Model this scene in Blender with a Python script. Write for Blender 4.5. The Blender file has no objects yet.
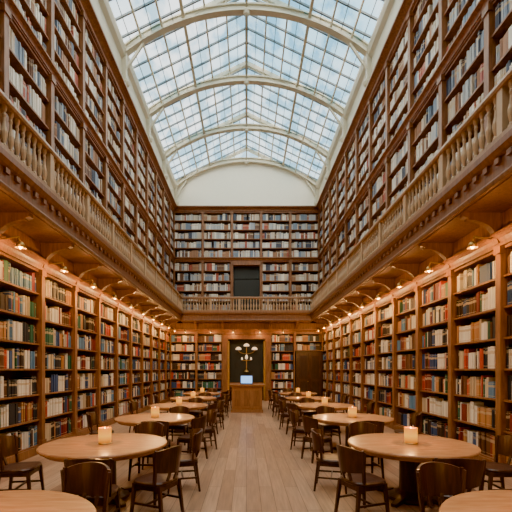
import bpy, math, random
import numpy as np
from mathutils import Vector
random.seed(7)
SC = bpy.context.scene

# ---------------------------------------------------------------- constants
H = 1.75; F = 380.0
D = 22.0; Y0 = 22.0 - 17*1.55      # room from Y0 (behind camera) to D
XL = 4.35                          # lower bookcase front
XU = 4.15                          # upper bookcase front
XW = 4.75                          # wall plane
BX = 3.6                           # balcony front
BY = 20.9                          # back balcony front
BAY = 1.55
WT = 11.0                          # top of gallery bookcases

# ---------------------------------------------------------------- materials
def new_mat(name):
    m = bpy.data.materials.new(name); m.use_nodes = True
    nt = m.node_tree
    return m, nt, nt.nodes["Principled BSDF"]

def wood(name, c1, c2, rough=0.45, scale=(9, 9, 1.2), bump=0.03):
    m, nt, b = new_mat(name)
    tc = nt.nodes.new("ShaderNodeTexCoord"); mp = nt.nodes.new("ShaderNodeMapping")
    mp.inputs["Scale"].default_value = scale
    n = nt.nodes.new("ShaderNodeTexNoise"); n.inputs["Scale"].default_value = 2.2
    n.inputs["Detail"].default_value = 5; n.inputs["Distortion"].default_value = 0.8
    r = nt.nodes.new("ShaderNodeValToRGB")
    r.color_ramp.elements[0].position = 0.3; r.color_ramp.elements[0].color = (*c1, 1)
    r.color_ramp.elements[1].position = 0.72; r.color_ramp.elements[1].color = (*c2, 1)
    nt.links.new(tc.outputs["Object"], mp.inputs[0]); nt.links.new(mp.outputs[0], n.inputs[0])
    nt.links.new(n.outputs[0], r.inputs[0]); nt.links.new(r.outputs[0], b.inputs["Base Color"])
    bp = nt.nodes.new("ShaderNodeBump"); bp.inputs["Strength"].default_value = bump
    nt.links.new(n.outputs[0], bp.inputs["Height"]); nt.links.new(bp.outputs[0], b.inputs["Normal"])
    b.inputs["Roughness"].default_value = rough
    return m

def plain(name, c, rough=0.6, metal=0.0, var=0.12):
    m, nt, b = new_mat(name)
    n = nt.nodes.new("ShaderNodeTexNoise"); n.inputs["Scale"].default_value = 6
    mx = nt.nodes.new("ShaderNodeMix"); mx.data_type = 'RGBA'
    mx.inputs[6].default_value = (*[x*(1-var) for x in c], 1)
    mx.inputs[7].default_value = (*[min(1, x*(1+var)) for x in c], 1)
    tc = nt.nodes.new("ShaderNodeTexCoord")
    nt.links.new(tc.outputs["Object"], n.inputs[0])
    nt.links.new(n.outputs[0], mx.inputs[0]); nt.links.new(mx.outputs[2], b.inputs["Base Color"])
    b.inputs["Roughness"].default_value = rough; b.inputs["Metallic"].default_value = metal
    return m

def emis(name, c, s):
    m, nt, b = new_mat(name)
    b.inputs["Base Color"].default_value = (*c, 1)
    b.inputs["Emission Color"].default_value = (*c, 1)
    b.inputs["Emission Strength"].default_value = s
    return m

M_WOOD = wood("oak_bookcase_wood", (0.16, 0.060, 0.022), (0.31, 0.130, 0.050))
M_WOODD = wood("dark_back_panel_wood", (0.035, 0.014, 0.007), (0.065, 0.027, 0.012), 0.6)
M_SOFF = wood("balcony_soffit_wood", (0.14, 0.054, 0.020), (0.25, 0.104, 0.040))
M_BAL = plain("turned_baluster_wood", (0.45, 0.31, 0.18), 0.5)
M_RAIL = wood("handrail_wood", (0.25, 0.135, 0.065), (0.38, 0.22, 0.115), 0.4)
M_CREAM = plain("cream_plaster", (0.82, 0.78, 0.66), 0.8, 0, 0.03)
M_STEEL = plain("cream_painted_iron", (0.58, 0.54, 0.42), 0.5, 0, 0.05)
M_BAR = plain("grey_glazing_bar", (0.13, 0.16, 0.18), 0.5, 0, 0.05)
M_TABLE = wood("table_top_wood", (0.38, 0.165, 0.062), (0.54, 0.26, 0.11), 0.26, (1.5, 9, 9), 0.01)
M_DARK = wood("dark_walnut", (0.045, 0.018, 0.011), (0.10, 0.040, 0.022), 0.33)
M_DESK = wood("desk_wood", (0.26, 0.105, 0.04), (0.38, 0.165, 0.065), 0.4)
M_BRASS = plain("aged_brass", (0.50, 0.32, 0.11), 0.35, 0.9)
M_BLACK = plain("near_black_panel", (0.014, 0.017, 0.014), 0.5)
M_WHITE = emis("warm_opal_glass", (1.0, 0.82, 0.55), 0.55)
M_BULB = emis("warm_bulb", (1.0, 0.55, 0.2), 12)
M_FLAME = emis("candle_flame", (1.0, 0.70, 0.30), 4)
M_SCREEN = emis("blue_screen", (0.22, 0.50, 1.0), 1.3)
M_GREY = plain("grey_plastic", (0.12, 0.12, 0.13), 0.4)

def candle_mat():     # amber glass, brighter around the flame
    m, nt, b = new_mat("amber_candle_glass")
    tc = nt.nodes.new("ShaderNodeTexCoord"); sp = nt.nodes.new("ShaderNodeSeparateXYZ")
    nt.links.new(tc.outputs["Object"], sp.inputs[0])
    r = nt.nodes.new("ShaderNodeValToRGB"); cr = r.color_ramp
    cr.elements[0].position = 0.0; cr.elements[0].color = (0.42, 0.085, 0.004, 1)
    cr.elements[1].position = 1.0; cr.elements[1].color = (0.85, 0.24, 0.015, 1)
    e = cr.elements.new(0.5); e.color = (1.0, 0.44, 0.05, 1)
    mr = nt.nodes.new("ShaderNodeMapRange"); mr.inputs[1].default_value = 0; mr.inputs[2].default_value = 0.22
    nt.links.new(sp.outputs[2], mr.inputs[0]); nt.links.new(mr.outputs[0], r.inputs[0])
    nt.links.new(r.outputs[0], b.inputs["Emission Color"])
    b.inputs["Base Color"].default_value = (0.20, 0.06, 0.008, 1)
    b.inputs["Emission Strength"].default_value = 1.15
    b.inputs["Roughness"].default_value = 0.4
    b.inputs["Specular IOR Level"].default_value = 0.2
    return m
M_CANDLE = candle_mat()

# floor planks
def floor_mat():
    m, nt, b = new_mat("oak_plank_floor")
    tc = nt.nodes.new("ShaderNodeTexCoord")
    sp = nt.nodes.new("ShaderNodeSeparateXYZ"); cb = nt.nodes.new("ShaderNodeCombineXYZ")
    nt.links.new(tc.outputs["Object"], sp.inputs[0])
    nt.links.new(sp.outputs[1], cb.inputs[0]); nt.links.new(sp.outputs[0], cb.inputs[1])
    br = nt.nodes.new("ShaderNodeTexBrick")
    br.inputs["Scale"].default_value = 1.0
    br.inputs["Brick Width"].default_value = 1.9; br.inputs["Row Height"].default_value = 0.19
    br.inputs["Mortar Size"].default_value = 0.004; br.inputs["Bias"].default_value = 0.0
    br.inputs["Color1"].default_value = (0.31, 0.175, 0.10, 1)
    br.inputs["Color2"].default_value = (0.47, 0.29, 0.18, 1)
    br.inputs["Mortar"].default_value = (0.13, 0.065, 0.035, 1)
    nt.links.new(cb.outputs[0], br.inputs["Vector"])
    mp = nt.nodes.new("ShaderNodeMapping"); mp.inputs["Scale"].default_value = (14, 0.9, 1)
    nt.links.new(tc.outputs["Object"], mp.inputs[0])
    n = nt.nodes.new("ShaderNodeTexNoise"); n.inputs["Scale"].default_value = 2; n.inputs["Detail"].default_value = 6
    nt.links.new(mp.outputs[0], n.inputs[0])
    mr = nt.nodes.new("ShaderNodeMapRange"); mr.inputs[1].default_value = 0.3; mr.inputs[2].default_value = 0.7
    mr.inputs[3].default_value = 0.78; mr.inputs[4].default_value = 1.15
    nt.links.new(n.outputs[0], mr.inputs[0])
    mx = nt.nodes.new("ShaderNodeMix"); mx.data_type = 'RGBA'; mx.blend_type = 'MULTIPLY'; mx.inputs[0].default_value = 1
    nt.links.new(br.outputs[0], mx.inputs[6]); nt.links.new(mr.outputs[0], mx.inputs[7])
    nt.links.new(mx.outputs[2], b.inputs["Base Color"])
    b.inputs["Roughness"].default_value = 0.32
    return m
M_FLOOR = floor_mat()

def glass_mat():
    m = bpy.data.materials.new("skylight_glass"); m.use_nodes = True
    nt = m.node_tree; nt.nodes.clear()
    out = nt.nodes.new("ShaderNodeOutputMaterial")
    tr = nt.nodes.new("ShaderNodeBsdfTransparent"); gl = nt.nodes.new("ShaderNodeBsdfGlossy")
    gl.inputs["Roughness"].default_value = 0.1
    tc = nt.nodes.new("ShaderNodeTexCoord"); n = nt.nodes.new("ShaderNodeTexNoise")
    mp = nt.nodes.new("ShaderNodeMapping"); mp.inputs["Scale"].default_value = (1.6, 0.9, 1)
    n.inputs["Scale"].default_value = 1.0; n.inputs["Detail"].default_value = 5
    r = nt.nodes.new("ShaderNodeValToRGB")
    r.color_ramp.elements[0].position = 0.42; r.color_ramp.elements[0].color = (0.42, 0.60, 0.70, 1)
    r.color_ramp.elements[1].position = 0.56; r.color_ramp.elements[1].color = (0.98, 0.98, 0.98, 1)
    nt.links.new(tc.outputs["Object"], mp.inputs[0]); nt.links.new(mp.outputs[0], n.inputs[0])
    nt.links.new(n.outputs[0], r.inputs[0]); nt.links.new(r.outputs[0], tr.inputs[0])
    mx = nt.nodes.new("ShaderNodeMixShader"); mx.inputs[0].default_value = 0.05
    nt.links.new(tr.outputs[0], mx.inputs[1]); nt.links.new(gl.outputs[0], mx.inputs[2])
    nt.links.new(mx.outputs[0], out.inputs[0])
    return m
M_GLASS = glass_mat()

def book_mat():
    m, nt, b = new_mat("book_cloth_spines")
    at = nt.nodes.new("ShaderNodeAttribute"); at.attribute_name = "bookcol"
    uv = nt.nodes.new("ShaderNodeUVMap"); uv.uv_map = "UVMap"
    sp = nt.nodes.new("ShaderNodeSeparateXYZ"); nt.links.new(uv.outputs[0], sp.inputs[0])
    r = nt.nodes.new("ShaderNodeValToRGB"); cr = r.color_ramp; cr.interpolation = 'CONSTANT'
    pts = [(0, 0), (0.10, 1), (0.125, 0), (0.66, 0.8), (0.80, 0), (0.90, 1), (0.92, 0)]
    cr.elements[0].position = 0; cr.elements[0].color = (0, 0, 0, 1)
    cr.elements[1].position = 0.10; cr.elements[1].color = (1, 1, 1, 1)
    for p, v in pts[2:]:
        e = cr.elements.new(p); e.color = (v, v, v, 1)
    nt.links.new(sp.outputs[1], r.inputs[0])
    mul = nt.nodes.new("ShaderNodeMath"); mul.operation = 'MULTIPLY'
    nt.links.new(r.outputs[0], mul.inputs[0]); nt.links.new(at.outputs["Alpha"], mul.inputs[1])
    mx = nt.nodes.new("ShaderNodeMix"); mx.data_type = 'RGBA'
    mx.inputs[7].default_value = (0.55, 0.42, 0.24, 1)
    nt.links.new(mul.outputs[0], mx.inputs[0]); nt.links.new(at.outputs["Color"], mx.inputs[6])
    nt.links.new(mx.outputs[2], b.inputs["Base Color"])
    b.inputs["Roughness"].default_value = 0.55
    return m
M_BOOK = book_mat()

# ---------------------------------------------------------------- mesh builder
class MB:
    def __init__(s, T=None, flip=False):
        s.v = []; s.f = []; s.m = []; s.T = T; s.flip = flip
    def add(s, vs, fs, mat=0):
        o = len(s.v)
        if s.T: vs = [s.T(*p) for p in vs]
        s.v.extend(vs)
        for f in fs:
            f = [o+i for i in f]
            if s.flip: f.reverse()
            s.f.append(f); s.m.append(mat)
    def box(s, a0, a1, b0, b1, z0, z1, mat=0):
        s.add([(a0,b0,z0),(a1,b0,z0),(a1,b1,z0),(a0,b1,z0),(a0,b0,z1),(a1,b0,z1),(a1,b1,z1),(a0,b1,z1)],
              [(0,3,2,1),(4,5,6,7),(0,1,5,4),(1,2,6,5),(2,3,7,6),(3,0,4,7)], mat)
    def prism(s, prof, u0, u1, mat=0):   # prof (v,z) extruded along u
        n = len(prof)
        vs = [(u0, p[0], p[1]) for p in prof] + [(u1, p[0], p[1]) for p in prof]
        fs = [tuple(range(n))[::-1], tuple(range(n, 2*n))]
        for i in range(n):
            j = (i+1) % n
            fs.append((i, j, n+j, n+i))
        s.add(vs, fs, mat)
    def lathe(s, prof, cx, cy, n=12, mat=0, cz=0.0):
        vs = []; fs = []
        for r, z in prof:
            for k in range(n):
                a = 2*math.pi*k/n
                vs.append((cx+r*math.cos(a), cy+r*math.sin(a), cz+z))
        for i in range(len(prof)-1):
            for k in range(n):
                k2 = (k+1) % n
                fs.append((i*n+k, i*n+k2, (i+1)*n+k2, (i+1)*n+k))
        fs.append(tuple(range(n))[::-1]); L = (len(prof)-1)*n
        fs.append(tuple(range(L, L+n)))
        s.add(vs, fs, mat)
    def beam(s, p0, p1, w, h, mat=0, w2=None, h2=None):
        p0 = Vector(p0); p1 = Vector(p1); d = (p1-p0).normalized()
        up = Vector((0, 0, 1)) if abs(d.z) < 0.95 else Vector((0, 1, 0))
        a = d.cross(up).normalized(); b = a.cross(d).normalized()
        w2 = w if w2 is None else w2; h2 = h if h2 is None else h2
        vs = []
        for p, ww, hh in ((p0, w, h), (p1, w2, h2)):
            for sa, sb in ((-1,-1),(1,-1),(1,1),(-1,1)):
                vs.append(tuple(p + a*sa*ww/2 + b*sb*hh/2))
        s.add(vs, [(0,1,2,3)[::-1],(4,5,6,7),(0,1,5,4),(1,2,6,5),(2,3,7,6),(3,0,4,7)], mat)
    def sweep_arc(s, inner, outer, y0, y1, mat=0):
        n = len(inner); vs = []
        for (xi, zi), (xo, zo) in zip(inner, outer):
            vs += [(xi,y0,zi),(xo,y0,zo),(xo,y1,zo),(xi,y1,zi)]
        fs = []
        for i in range(n-1):
            for k in range(4):
                k2 = (k+1) % 4
                fs.append((i*4+k, i*4+k2, (i+1)*4+k2, (i+1)*4+k))
        fs.append((0,1,2,3)); fs.append(tuple((n-1)*4+k for k in (3,2,1,0)))
        s.add(vs, fs, mat)
    def mesh(s, name, mats, smooth=False):
        me = bpy.data.meshes.new(name)
        me.from_pydata(s.v, [], s.f)
        for m in mats: me.materials.append(m)
        me.polygons.foreach_set("material_index", s.m)
        if smooth: me.polygons.foreach_set("use_smooth", [True]*len(s.f))
        me.update()
        return me
    def obj(s, name, mats, parent=None, smooth=False):
        me = s.mesh(name, mats, smooth)
        return link(name, me, parent)

def link(name, data, parent=None, loc=None, rotz=None):
    o = bpy.data.objects.new(name, data)
    SC.collection.objects.link(o)
    if loc: o.location = loc
    if rotz is not None: o.rotation_euler = (0, 0, rotz)
    if parent: o.parent = parent
    return o

def TL(X): return (lambda u, v, z: (-X+v, u, z))
def TR(X): return (lambda u, v, z: (X-v, u, z))
def TB(Y): return (lambda u, v, z: (u, Y-v, z))

# ---------------------------------------------------------------- books
PAL_LOW = [((0.72,0.67,0.57),23),((0.55,0.43,0.27),9),((0.03,0.07,0.18),11),((0.02,0.025,0.035),11),
           ((0.20,0.022,0.018),9),((0.48,0.055,0.03),8),((0.12,0.05,0.025),8),((0.03,0.12,0.07),6),
           ((0.42,0.19,0.06),7),((0.10,0.22,0.36),8),((0.04,0.022,0.018),8)]
PAL_UP = [((0.70,0.67,0.60),26),((0.54,0.46,0.36),15),((0.18,0.24,0.33),12),((0.05,0.06,0.10),8),
          ((0.32,0.155,0.075),13),((0.14,0.06,0.03),10),((0.38,0.41,0.44),12),((0.36,0.07,0.04),4)]
def pick(p):
    t = random.random()*sum(w for _, w in p)
    for c, w in p:
        t -= w
        if t <= 0: return c
    return p[0][0]

class Books:
    def __init__(s): s.b = []
    def row(s, T, flip, u0, u1, zb, h, pal, dep, tmin=0.026, tmax=0.058):
        u = u0 + 0.004; run = 0; col = None; hh = 0.8; th = 0.05; lab = 0
        while True:
            if run <= 0:
                run = random.choice([1,1,1,2,3,4,7]); col = pick(pal)
                hh = random.uniform(0.62, 0.86); th = random.uniform(tmin, tmax); lab = random.choice([0,0,0.5,0.9,1])
            run -= 1
            t = th*random.uniform(0.85, 1.15)
            if u + t > u1 - 0.004: break
            if random.random() < 0.010:
                u += random.uniform(0.05, 0.16); continue
            k = random.uniform(0.82, 1.18)
            c = tuple(min(0.8, x*k) for x in col)
            f = -0.03 - random.uniform(0, 0.03)
            s.b.append((T, flip, u, u+t*0.95, f-dep, f, zb, zb+h*hh*random.uniform(0.97, 1.03), c, lab))
            u += t
    def obj(s, name):
        n = len(s.b); V = np.zeros((n*8, 3), np.float32); C = np.zeros((n*5, 4), np.float32)
        fl = np.array([(4,5,6,7),(0,1,5,4),(1,2,6,5),(2,3,7,6),(3,0,4,7)])
        FL = np.zeros((n*5, 4), np.int32); UV = np.zeros((n*5, 4, 2), np.float32)
        vz = np.array([0,0,0,0,1,1,1,1], np.float32)
        for i, (T, flip, a0, a1, b0, b1, z0, z1, c, lab) in enumerate(s.b):
            V[i*8:i*8+8] = [T(*p) for p in ((a0,b0,z0),(a1,b0,z0),(a1,b1,z0),(a0,b1,z0),(a0,b0,z1),(a1,b0,z1),(a1,b1,z1),(a0,b1,z1))]
            ff = fl[:, ::-1] if flip else fl
            FL[i*5:i*5+5] = ff + i*8
            UV[i*5:i*5+5, :, 1] = vz[ff]
            UV[i*5, :, 1] = 0.5
            C[i*5:i*5+5] = (*c, lab)
            C[i*5] = (0.5, 0.45, 0.36, 0)     # page block seen from above
        me = bpy.data.meshes.new(name)
        me.from_pydata(V.tolist(), [], FL.tolist())
        uvl = me.uv_layers.new(name="UVMap"); uvl.data.foreach_set("uv", UV.ravel())
        at = me.attributes.new("bookcol", 'FLOAT_COLOR', 'FACE'); at.data.foreach_set("color", C.ravel())
        me.materials.append(M_BOOK); me.update()
        return link(name, me)

# ---------------------------------------------------------------- bookcase
def case(mb, bk, u0, u1, nb, z0, z1, rows, depth, pal, plinth=0.0, pil=0.13, protr=0.05):
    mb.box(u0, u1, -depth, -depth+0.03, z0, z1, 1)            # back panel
    if plinth: mb.box(u0, u1, -depth+0.03, 0.03, z0, z0+plinth, 0)
    zb = z0 + plinth; bw = (u1-u0)/nb; rh = (z1-zb)/rows
    for i in range(nb+1):
        c = u0 + i*bw
        a0 = max(u0, c-pil/2); a1 = min(u1, c+pil/2)
        mb.box(a0, a1, -depth+0.03, protr, zb, z1, 0)
        mb.box(max(u0, c-pil/2-0.025), min(u1, c+pil/2+0.025), -0.02, protr+0.025, z1-0.12, z1, 0)
        mb.box(max(u0, c-pil/2-0.02), min(u1, c+pil/2+0.02), -0.02, protr+0.02, zb, zb+0.12, 0)
    for i in range(nb):
        a0 = u0+i*bw+pil/2; a1 = u0+(i+1)*bw-pil/2
        for r in range(rows+1):
            z = zb + r*rh
            if r == rows: mb.box(a0, a1, -depth+0.03, 0.0, z-0.05, z, 0)
            elif r == 0: mb.box(a0, a1, -depth+0.03, 0.0, z, z+0.03, 0)
            else: mb.box(a0, a1, -depth+0.03, 0.0, z, z+0.035, 0)
            if r < rows:
                t = 0.03 if r == 0 else 0.035
                bk.row(mb.T, mb.flip, a0, a1, z+t, rh-t-0.02, pal, 0.2)

def cornice(mb, u0, u1, z, h, p, mat=0):
    mb.prism([(-0.02, z), (0.05, z), (0.06, z+h*0.3), (p*0.55, z+h*0.55), (p*0.8, z+h*0.7), (p, z+h*0.78), (p, z+h), (-0.02, z+h)], u0, u1, mat)

for side, T, flip, TT in (("left", TL(XL), True, TL), ("right", TR(XL), False, TR)):
    mb = MB(T, flip); bk = Books()
    case(mb, bk, Y0, D, 17, 0.0, 3.85, 7, XW-XL-0.0, PAL_LOW, plinth=0.16)
    cornice(mb, Y0, D, 3.85, 0.22, 0.16)
    mb.box(Y0, D, -(XW-XL), 0.02, 3.85, 4.41, 0)
    mb.obj("bookcase", [M_WOOD, M_WOODD]); bk.obj("shelved_books")
    T2 = TT(XU); mb = MB(T2, flip); bk = Books(); dp = XW-XU
    case(mb, bk, Y0, D, 17, 4.95, 7.95, 5, dp, PAL_UP, plinth=0.12)
    mb.box(Y0, D, -dp, 0.03, 7.95, 8.15, 0); cornice(mb, Y0, D, 7.98, 0.14, 0.14)
    case(mb, bk, Y0, D, 17, 8.15, 10.75, 5, dp, PAL_UP)
    mb.box(Y0, D, -dp, 0.03, 10.75, WT, 0); cornice(mb, Y0, D, 10.77, 0.23, 0.24)
    mb.obj("gallery_bookcase", [M_WOOD, M_WOODD]); bk.obj("shelved_books")

# back wall cases
YB = 21.62; dp = D-YB
mb = MB(TB(YB), True); bk = Books()
case(mb, bk, -XL, -1.35, 2, 0, 3.85, 7, dp, PAL_LOW, plinth=0.16)
case(mb, bk, 1.35, 2.75, 1, 0, 3.85, 7, dp, PAL_LOW, plinth=0.16)
case(mb, bk, 2.75, XL, 1, 2.85, 3.85, 2, dp, PAL_LOW)
cornice(mb, -XL+0.17, XL-0.17, 3.85, 0.22, 0.16)
mb.box(-XL, XL, -dp, 0.02, 3.86, 4.41, 0)
mb.obj("bookcase", [M_WOOD, M_WOODD]); bk.obj("shelved_books")
mb = MB(TB(YB), True); bk = Books()
case(mb, bk, -XU, -0.85, 2, 4.95, 7.95, 5, dp, PAL_UP, plinth=0.12)
case(mb, bk, 0.85, XU, 2, 4.95, 7.95, 5, dp, PAL_UP, plinth=0.12)
mb.box(-XU, XU, -dp, 0.03, 7.95, 8.15, 0); cornice(mb, -XU+0.15, XU-0.15, 7.98, 0.14, 0.14)
case(mb, bk, -XU, XU, 5, 8.15, 10.75, 5, dp, PAL_UP)
mb.box(-XU, XU, -dp, 0.03, 10.75, WT, 0); cornice(mb, -XU+0.24, XU-0.24, 10.77, 0.23, 0.24)
mb.obj("gallery_bookcase", [M_WOOD, M_WOODD]); bk.obj("shelved_books")

# ---------------------------------------------------------------- room shell
WG = XW + 0.02
mb = MB(); mb.box(-WG-0.3, WG+0.3, Y0-0.3, D+0.3, -0.2, 0, 0); mb.obj("floor", [M_FLOOR])
mb = MB(); mb.box(-WG-0.3, -WG, Y0-0.3, D+0.3, 0, WT, 0); mb.obj("wall_left", [M_WOODD])
mb = MB(); mb.box(WG, WG+0.3, Y0-0.3, D+0.3, 0, WT, 0); mb.obj("wall_right", [M_WOODD])

SPR = 12.4; RISE = 1.45; HA = 4.12
R = (HA*HA+RISE*RISE)/(2*RISE); CZ = SPR+RISE-R
def arc(r_off, n=32):
    a = math.asin(HA/R); out = []
    for i in range(n+1):
        t = -a + 2*a*i/n
        out.append(((R+r_off)*math.sin(t), CZ+(R+r_off)*math.cos(t)))
    return out
RIDGE = 14.55; EAVE = 12.5; EX = 4.2
def gable(name, y0, y1, mats):
    mb = MB()
    mb.box(-WG, WG, y0, y1, 0, WT, 1)
    pts = [(-WG, WT), (WG, WT), (WG, SPR), (HA, SPR)] + arc(0)[::-1][1:-1] + [(-HA, SPR), (-WG, SPR)]
    n = len(pts)
    vs = [(x, y0, z) for x, z in pts] + [(x, y1, z) for x, z in pts]
    fs = [tuple(range(n)), tuple(range(n, 2*n))[::-1]] + [(i, (i+1) % n, n+(i+1) % n, n+i) for i in range(n)]
    mb.add(vs, fs, 0)
    return mb.obj(name, mats)
gable("wall_back", D+0.02, D+0.3, [M_CREAM, M_WOODD])
gable("wall_front", Y0-0.3, Y0-0.02, [M_CREAM, M_WOOD])

# ceiling: cream cove above bookcases + iron ribs
for sgn in (-1, 1):
    T = (lambda u, v, z, s=sgn: (s*(4.2-v), u, z))
    m2 = MB(T, sgn < 0)
    m2.prism([(0.22, WT), (0.26, WT+0.1), (0.12, WT+0.22), (0.06, WT+0.3), (0.04, 12.1), (0.16, 12.2), (0.2, 12.36), (0.2, 12.45),(0.05,12.55), (-0.6, 12.55), (-0.6, WT)], Y0-0.3, D+0.3, 0)
    m2.obj("trim_%d" % (1 if sgn < 0 else 2), [M_STEEL])
ceiling = link("ceiling", None)
ribs = MB()
RY = [D-0.12] + [D-3.1*k for k in range(1, 9)]
def roofz(x): return RIDGE - (RIDGE-EAVE)*abs(x)/EX
for y in RY:
    ribs.sweep_arc(arc(-0.10), arc(0.05), y-0.05, y+0.05)
    ribs.sweep_arc(arc(-0.15), arc(-0.10), y-0.11, y+0.11)
    ribs.sweep_arc(arc(0.05), arc(0.10), y-0.11, y+0.11)
    for sgn in (-1, 1):
        ribs.beam((sgn*EX, y, EAVE-0.02), (0, y, RIDGE-0.06), 0.12, 0.16)
        for x in (0.0, 0.7, 1.4, 2.1, 2.8):
            zc = CZ + math.sqrt(R*R-x*x)
            if roofz(x) - zc > 0.15:
                ribs.beam((sgn*x, y, zc), (sgn*x, y, roofz(x)-0.05), 0.06, 0.06)
        # springing bracket
        ribs.beam((sgn*4.1, y, WT+0.3), (sgn*4.08, y, 12.35), 0.18, 0.16)
        ribs.lathe([(0.03,0),(0.10,0.05),(0.14,0.14),(0.13,0.2)], sgn*4.02, y, 10, 0, WT+0.2)
        ribs.beam((sgn*4.05, y, 11.75), (sgn*3.45, y, 12.66), 0.07, 0.07)
    ribs.lathe([(0.02,-0.16),(0.10,-0.1),(0.13,0),(0.10,0.06)], 0, y, 10, 0, CZ+R-0.12)
ribs.obj("arch_ribs", [M_STEEL], ceiling)
pur = MB()
for sgn in (-1, 1):
    for k, x in enumerate([0.0, 0.7, 1.4, 2.1, 2.8, 3.5, 4.15]):
        w = 0.10 if k in (0, 3, 6) else 0.055
        pur.beam((sgn*x, Y0, roofz(x)-0.03), (sgn*x, D+0.1, roofz(x)-0.03), w, 0.07)
    x = 2.1; zc = CZ+math.sqrt(R*R-x*x)
    pur.beam((sgn*x, Y0, zc+0.02), (sgn*x, D, zc+0.02), 0.05, 0.05)
pur.beam((0, Y0, CZ+R), (0, D, CZ+R), 0.06, 0.08)
pur.obj("purlins", [M_STEEL], ceiling)
for idx, sgn in ((1, -1), (2, 1)):
    e = link("window_%d" % idx, None)
    g = MB()
    g.add([(0, Y0-0.2, RIDGE), (sgn*EX, Y0-0.2, EAVE), (sgn*EX, D+0.2, EAVE), (0, D+0.2, RIDGE)], [(0,1,2,3)], 0)
    g.obj("glass", [M_GLASS], e)
    b = MB(); y = Y0; k = 0
    while y < D:
        b.beam((sgn*EX, y, EAVE+0.03), (0, y, RIDGE+0.03), 0.05, 0.06); y += 3.1/5
    for x in (0.35, 1.05, 1.75, 2.45, 3.15, 3.85):
        b.beam((sgn*x, Y0, roofz(x)+0.03), (sgn*x, D, roofz(x)+0.03), 0.018, 0.03)
    b.obj("glazing_bars", [M_BAR], e)
for yy, nm in ((D+0.15, 3), (Y0-0.15, 4)):
    g = MB(); a = arc(0)
    vs = [(x, yy, z) for x, z in a] + [(x, yy, max(z, roofz(x)-0.0)) for x, z in a]
    n = len(a)
    g.add(vs, [(i, i+1, n+i+1, n+i) for i in range(n-1)], 0)
    g.obj("window_%d" % nm, [M_GLASS])

# ---------------------------------------------------------------- balconies
BP = [(0.045,0),(0.045,0.05),(0.024,0.08),(0.046,0.2),(0.050,0.26),(0.027,0.36),(0.019,0.46),(0.032,0.5),(0.021,0.54),(0.042,0.6),(0.042,0.64)]
def balcony(u0, u1, T, flip, depth, corb, walk):
    e = link("balcony", None)
    m = MB(T, flip)      # v=0 at front edge, negative toward wall
    m.box(u0, u1, -depth, -0.02, 4.72, 4.94, 0)
    m.prism([(-0.06,4.44),(0.0,4.44),(0.02,4.50),(0.0,4.54),(0.0,4.76),(0.05,4.80),(0.09,4.86),(0.09,4.95),(-0.06,4.95)], u0, u1, 0)
    m.box(u0, u1, -depth, -0.06, 4.42, 4.50, 0)
    n = int((u1-u0)/0.26); 
    for i in range(n):   # dentils
        u = u0+(i+0.5)*(u1-u0)/n; m.box(u-0.05, u+0.05, 0.0, 0.045, 4.68, 4.76, 0)
    m.obj("deck", [M_SOFF], e)
    m = MB(T, flip)
    m.box(u0, u1, -0.06, 0.07, 4.95, 5.03, 0)
    m.prism([(-0.07,5.67),(0.08,5.67),(0.10,5.71),(0.09,5.76),(0.04,5.78),(-0.03,5.78),(-0.08,5.76),(-0.09,5.71)], u0, u1, 0)
    m.obj("handrail", [M_RAIL], e)
    m = MB(T, flip)
    n = int((u1-u0)/0.16)
    for i in range(n+1):
        u = u0+0.06+i*(u1-u0-0.12)/n
        if i % 10 == 0: m.box(u-0.06, u+0.06, -0.055, 0.065, 5.03, 5.67, 0)
        else: m.lathe(BP, u, 0.005, 8, 0, 5.03)
    m.obj("balusters", [M_BAL], e)
    m = MB(T, flip)
    for c in corb:
        pts = [(-depth+0.0, 4.42), (-0.08, 4.42), (-0.08, 4.36), (-0.16, 4.33)]
        for i in range(7):
            a = i/6*math.pi/2
            pts.append((-0.16-(depth-0.24)*math.sin(a), 3.96+0.34*math.cos(a)))
        pts += [(-depth+0.06, 3.9), (-depth+0.0, 3.9)]
        m.prism(pts, c-0.06, c+0.06, 0)
    m.obj("corbels", [M_SOFF], e)
    m = MB()
    for b in walk: m.box(*b, 0)
    m.obj("walkway", [M_SOFF], e)
    return e
divs = [D-BAY*k for k in range(1, 17)]
def W(s): return [(*sorted((s*BX, s*XW)), BY, D, 4.72, 4.94), (*sorted((s*(XL-.02), s*XW)), Y0, BY, 4.42, 4.94)]
balcony(Y0, BY, TL(BX), True, XL-BX-0.02, divs, W(-1))
balcony(Y0, BY, TR(BX), False, XL-BX-0.02, divs, W(1))
balcony(-BX, BX, TB(BY), True, YB-BY-0.02, [-2.85, -1.35, 1.35, 2.85], [(-BX, BX, YB-0.02, D, 4.42, 4.94)])

# ---------------------------------------------------------------- doors and alcove
m = MB(TB(D), True)   # upper doorway
m.box(-0.84, 0.84, 0.0, 0.06, 4.95, 7.94, 1)
m.box(-0.84, -0.76, 0.06, 0.42, 4.95, 7.8, 0); m.box(0.76, 0.84, 0.06, 0.42, 4.95, 7.8, 0)
m.box(-0.84, 0.84, 0.06, 0.42, 7.72, 7.94, 0)
m.box(-0.76, 0.76, 0.06, 0.1, 7.0, 7.06, 2); m.box(-0.02, 0.02, 0.06, 0.1, 4.95, 7.0, 2)
for a in (-0.66, 0.06):
    m.box(a, a+0.6, 0.06, 0.085, 5.1, 5.9, 2); m.box(a, a+0.6, 0.06, 0.085, 6.0, 6.9, 2)
m.obj("door_1", [M_WOOD, M_BLACK, M_BLACK])
m = MB(TB(D), True)   # lower side door
m.box(2.83, XL-0.02, 0.0, 0.30, 0, 2.84, 0)
m.box(2.95, 3.57, 0.30, 0.34, 0.05, 2.7, 1); m.box(3.61, 4.23, 0.30, 0.34, 0.05, 2.7, 1)
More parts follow.
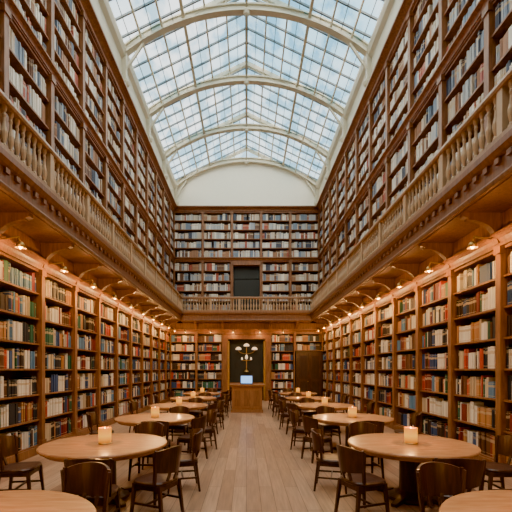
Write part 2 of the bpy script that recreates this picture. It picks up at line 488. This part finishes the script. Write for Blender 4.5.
for a in (3.05, 3.71):
    for z0, z1 in ((0.2, 1.1), (1.25, 2.55)): m.box(a, a+0.42, 0.34, 0.36, z0, z1, 2)
m.lathe([(0.03,-0.03),(0.04,0),(0.03,0.03)], 3.5, 0.38, 8, 3, 1.1)
m.obj("door_2", [M_DARK, M_DARK, M_WOODD, M_BRASS])
m = MB(TB(D), True)   # central alcove
m.box(-1.34, 1.34, 0.0, 0.05, 0, 3.85, 1)
for s in (-1, 1):
    a0, a1 = sorted((s*1.34, s*1.08)); m.box(a0, a1, 0.05, 0.46, 0, 3.5, 0)
    m.box(a0-0.02, a1+0.02, 0.05, 0.49, 0, 0.25, 0); m.box(a0-0.02, a1+0.02, 0.05, 0.49, 3.35, 3.5, 0)
    a0, a1 = sorted((s*1.08, s*0.98)); m.box(a0, a1, 0.05, 0.34, 0, 3.4, 3)
m.box(-1.34, 1.34, 0.05, 0.46, 3.5, 3.84, 0); cornice(m, -1.34, 1.34, 3.62, 0.2, 0.56)
m.box(-0.98, 0.98, 0.05, 0.1, 0, 0.95, 2)
for a in (-0.9, -0.28, 0.34): m.box(a, a+0.54, 0.1, 0.13, 0.15, 0.85, 2)
m.box(-0.98, 0.98, 0.05, 0.16, 0.95, 1.03, 0)
m.obj("entrance_alcove", [M_WOOD, M_BLACK, M_DARK, M_BRASS])
m = MB(TB(D-0.05), True)   # candelabra: curved brass arms and opal shades
m.box(-0.02, 0.02, 0, 0.08, 1.75, 3.05, 0); m.box(-0.26, 0.26, 0.0, 0.06, 2.29, 2.325, 0)
m.lathe([(0.02,0),(0.14,0.03),(0.10,0.10),(0.03,0.16)], 0, 0.14, 12, 0, 1.62)
for x, z in ((-0.46, 2.95), (0, 3.15), (0.46, 2.95)):
    m.lathe([(0.02,0.12),(0.09,0.10),(0.15,0.04),(0.17,-0.03),(0.13,-0.05),(0.02,-0.05)][::-1], x, 0.22, 14, 1, z)
    m.box(x-0.015, x+0.015, 0, 0.22, z-0.1, z-0.07, 0)
for s in (-1, 1):
    for i in range(6):
        a0 = i/6*math.pi/2; a1 = (i+1)/6*math.pi/2
        m.beam((s*0.46*math.sin(a0), 0.05, 2.9-0.22*math.cos(a0)), (s*0.46*math.sin(a1), 0.05, 2.9-0.22*math.cos(a1)), 0.025, 0.025, 0)
for x in (-0.26, 0.26): m.lathe([(0.02,0),(0.055,0.03),(0.045,0.12),(0.01,0.16)], x, 0.07, 10, 1, 2.325)
m.lathe([(0.03,0),(0.08,0.06),(0.07,0.2),(0.01,0.28)], 0, 0.1, 10, 1, 2.36)
m.obj("candelabra_sconce", [M_BRASS, M_WHITE])

# ---------------------------------------------------------------- shelf lamps
def point(name, loc, e, col, r, parent):
    L = bpy.data.lights.new(name, 'POINT'); L.energy = e; L.color = col; L.shadow_soft_size = r
    return link(name, L, parent, loc)
lm = MB()   # local: +x into room, origin at cornice
lm.beam((0, 0, 0.06), (0.30, 0, 0.10), 0.02, 0.02, 0)
lm.beam((0.30, 0, 0.10), (0.33, 0, 0.0), 0.018, 0.018, 0)
lm.lathe([(0.025,0.02),(0.05,0.0),(0.09,-0.09),(0.085,-0.09),(0.04,-0.02)], 0.33, 0, 12, 0)
lm.lathe([(0.008,-0.03),(0.03,-0.055),(0.032,-0.075),(0.008,-0.105)], 0.33, 0, 10, 1)
LME = lm.mesh("shelf_lamp_body", [M_BRASS, M_BULB], True)
WARM = (1.0, 0.53, 0.18)
for sgn in (-1, 1):
    for y in divs[:14]:
        e = link("bookcase_lamp", None, None, (sgn*(XL-0.155), y+0.0, 3.93), 0 if sgn < 0 else math.pi)
        link("lamp_body", LME, e)
        point("lamp_light", (0.33, 0, -0.16), 30, WARM, 0.03, e)
for x in (-3.4, -2.0, -0.75, 0.75, 2.05):
    e = link("bookcase_lamp", None, None, (x, YB-0.155, 3.93), -math.pi/2)
    link("lamp_body", LME, e); point("lamp_light", (0.33, 0, -0.16), 14, WARM, 0.03, e)

# ---------------------------------------------------------------- tables
m = MB()
m.lathe([(0.58,0.655),(0.75,0.66),(0.77,0.70),(0.815,0.705),(0.83,0.72),(0.83,0.738),(0.82,0.75)], 0, 0, 48, 0)
m.lathe([(0.30,0.0),(0.32,0.02),(0.31,0.05),(0.20,0.08),(0.145,0.12),(0.14,0.55),(0.17,0.60),(0.26,0.655)], 0, 0, 24, 1)
for k in range(4):
    a = math.pi/4+k*math.pi/2
    m.beam((0.25*math.cos(a), 0.25*math.sin(a), 0.045), (0.52*math.cos(a), 0.52*math.sin(a), 0.025), 0.09, 0.07, 1, 0.07, 0.04)
TAB = m.mesh("round_table", [M_TABLE, M_DARK])
m = MB()
m.lathe([(0.07,0),(0.082,0.008),(0.082,0.012),(0.086,0.215),(0.079,0.215),(0.072,0.05)], 0, 0, 24, 0)
m.lathe([(0.09,0),(0.094,0.006),(0.082,0.014)], 0, 0, 24, 1)
m.lathe([(0.006,0.16),(0.014,0.185),(0.010,0.21),(0.002,0.228)], 0, 0, 8, 2)
CAN = m.mesh("table_candle", [M_CANDLE, M_BRASS, M_FLAME], True)

# chair, facing +y
def build_chair():
    m = MB(); n = 20; top = []; 
    for k in range(n):
        a = 2*math.pi*k/n; c, s_ = math.cos(a), math.sin(a)
        rx = 0.235*(abs(c)**0.6)*(1 if c >= 0 else -1); ry = 0.225*(abs(s_)**0.6)*(1 if s_ >= 0 else -1)
        rx *= 1+0.08*(ry/0.225); top.append((rx, ry))
    lv = [(0.94,0.425),(1.0,0.435),(1.0,0.455),(0.95,0.468),(0.6,0.462)]
    vs = [(x*k, y*k, z) for k, z in lv for x, y in top]; fs = []
    for i in range(len(lv)-1):
        for k in range(n):
            k2 = (k+1) % n; fs.append((i*n+k, i*n+k2, (i+1)*n+k2, (i+1)*n+k))
    fs.append(tuple(range(n))[::-1]); fs.append(tuple((len(lv)-1)*n+k for k in range(n)))
    m.add(vs, fs, 0)
    for sx in (-1, 1):
        m.beam((sx*0.19, 0.17, 0.43), (sx*0.215, 0.21, 0.0), 0.042, 0.042, 0, 0.026, 0.026)
        m.beam((sx*0.18, -0.18, 0.43), (sx*0.20, -0.235, 0.0), 0.042, 0.042, 0, 0.028, 0.028)
        m.beam((sx*0.205, 0.19, 0.20), (sx*0.19, -0.21, 0.20), 0.02, 0.024, 0)
        m.beam((sx*0.19, 0.175, 0.395), (sx*0.18, -0.185, 0.395), 0.02, 0.06, 0)
        m.beam((sx*0.205, -0.13, 0.44), (sx*0.225, -0.17, 0.84), 0.035, 0.03, 0, 0.03, 0.024)
    m.beam((-0.20, 0.0, 0.20), (0.20, 0.0, 0.20), 0.02, 0.024, 0)
    m.beam((-0.19, 0.175, 0.395), (0.19, 0.175, 0.395), 0.02, 0.06, 0)
    m.beam((-0.18, -0.185, 0.395), (0.18, -0.185, 0.395), 0.02, 0.06, 0)
    ns = 16; vs = []
    for i in range(ns+1):          # curved solid back
        t = -1.12 + 2.24*i/ns
        zt = 0.81 + 0.06*math.cos(t*1.3); zb = 0.555 + 0.03*abs(t)
        for r, z in ((0.228, zb), (0.246, zb), (0.285, zt), (0.262, zt)):
            vs.append((r*math.sin(t), -0.02 - r*math.cos(t), z))
    fs = []
    for i in range(ns):
        for k in range(4):
            k2 = (k+1) % 4; fs.append((i*4+k, i*4+k2, (i+1)*4+k2, (i+1)*4+k))
    fs.append((3,2,1,0)); fs.append(tuple(ns*4+k for k in range(4)))
    m.add(vs, fs, 0)
    for t in (-0.3, 0.3):
        m.beam((0.20*math.sin(t), -0.02-0.19*math.cos(t), 0.46), (0.237*math.sin(t), -0.02-0.237*math.cos(t), 0.58), 0.03, 0.02, 0)
    return m.mesh("dining_chair", [M_DARK])
CH = build_chair()

def chair(x, y, hx, hy):    # heading vector
    link("dining_chair", CH, None, (x, y, 0), math.atan2(hy, hx) - math.pi/2)

ty = [2.35, 5.2, 8.05, 10.9, 13.75, 16.6]
for sgn in (-1, 1):
    X = 1.93 if sgn < 0 else 2.24
    for i, y in enumerate(ty):
        x = sgn*(X - (0.12 if i == 0 else 0))
        link("round_table", TAB, None, (x, y, 0))
        e = link("table_candle", None, None, (x, y-0.02, 0.75))
        link("candle_glass", CAN, e)
        point("candle_light", (0, 0, 0.32), 11, (1.0, 0.48, 0.14), 0.008, e)
        w_ = -sgn      # toward aisle
        nx = 0.30 if sgn < 0 else 0.02
        offs = [(w_*0.86, -0.66, -w_*1.0, 0.35), (-w_*1.1, -0.1, w_*1.0, 0.1), (w_*nx, -1.14, -w_*0.1, 1.0),
                (w_*0.30, 1.0, -w_*0.15, -1.0), (w_*0.98, 0.42, -w_*1.0, -0.3)]
        for j, (dx, dy, hx, hy) in enumerate(offs):
            if i == 0 and j != 3: continue
            if i > 2 and j in (2,): continue
            hx += random.uniform(-.12, .12); hy += random.uniform(-.12, .12)
            chair(x+dx, y+dy, hx, hy)

# ---------------------------------------------------------------- desk with laptop
e = link("reception_desk", None, None, (0.02, 15.9, 0))
m = MB()
m.box(-0.62, 0.62, -0.33, 0.33, 0.0, 1.10, 0); m.box(-0.66, 0.66, -0.37, 0.37, 0.0, 0.12, 0)
m.box(-0.72, 0.72, -0.42, 0.42, 1.10, 1.16, 0); m.box(-0.67, 0.67, -0.37, 0.37, 1.05, 1.10, 0)
for a in (-0.56, -0.17, 0.22):
    m.box(a, a+0.34, -0.35, -0.33, 0.2, 0.98, 0); m.box(a+0.05, a+0.29, -0.36, -0.35, 0.27, 0.91, 1)
m.obj("desk_body", [M_DESK, M_WOOD], e)
e = link("laptop", None, None, (0.0, 15.76, 1.16))
m = MB()
m.box(-0.25, 0.25, -0.28, 0.02, 0, 0.02, 0)
m.beam((0, 0.0, 0.02), (0, 0.07, 0.36), 0.50, 0.015, 0)
m.beam((0, -0.008, 0.045), (0, 0.058, 0.34), 0.46, 0.008, 1)
m.obj("screen", [M_GREY, M_SCREEN], e)

# ---------------------------------------------------------------- world, daylight
w = bpy.data.worlds.new("overcast_sky"); SC.world = w; w.use_nodes = True
nt = w.node_tree; bg = nt.nodes["Background"]
tc = nt.nodes.new("ShaderNodeTexCoord"); n = nt.nodes.new("ShaderNodeTexNoise")
n.inputs["Scale"].default_value = 4.0; n.inputs["Detail"].default_value = 6
r = nt.nodes.new("ShaderNodeValToRGB")
r.color_ramp.elements[0].position = 0.42; r.color_ramp.elements[0].color = (0.44, 0.72, 0.86, 1)
r.color_ramp.elements[1].position = 0.60; r.color_ramp.elements[1].color = (0.92, 0.97, 0.98, 1)
nt.links.new(tc.outputs["Generated"], n.inputs[0]); nt.links.new(n.outputs[0], r.inputs[0])
nt.links.new(r.outputs[0], bg.inputs[0]); bg.inputs[1].default_value = 2.2
for sgn in (-1, 1):
    L = bpy.data.lights.new("skylight_portal", 'AREA'); L.shape = 'RECTANGLE'
    sl = math.hypot(EX, RIDGE-EAVE); L.size = sl; L.size_y = D-Y0+0.4
    L.cycles.is_portal = True
    o = link("skylight_portal", L, None, (sgn*EX/2, (D+Y0)/2, (RIDGE+EAVE)/2+0.12))
    o.rotation_euler = (0, sgn*math.atan2(RIDGE-EAVE, EX), 0)
L = bpy.data.lights.new("hazy_sun", 'SUN'); L.energy = 12; L.angle = math.radians(150); L.color = (1.0, 0.89, 0.71)
o = link("hazy_sun", L, None, (0, 8, 30)); o.rotation_euler = (math.radians(8), 0, 0)

# ---------------------------------------------------------------- camera
cam = bpy.data.cameras.new("camera"); co = link("camera", cam, None, (0, 0, H))
co.rotation_euler = (math.pi/2, 0, 0)
cam.sensor_width = 36; cam.lens = F/512*36
cam.shift_x = (256-246.5)/512; cam.shift_y = (370-256)/512
cam.clip_start = 0.05; cam.clip_end = 200
SC.camera = co
SC.view_settings.view_transform = 'AgX'
SC.view_settings.look = 'AgX - Punchy'
SC.view_settings.exposure = 0.98
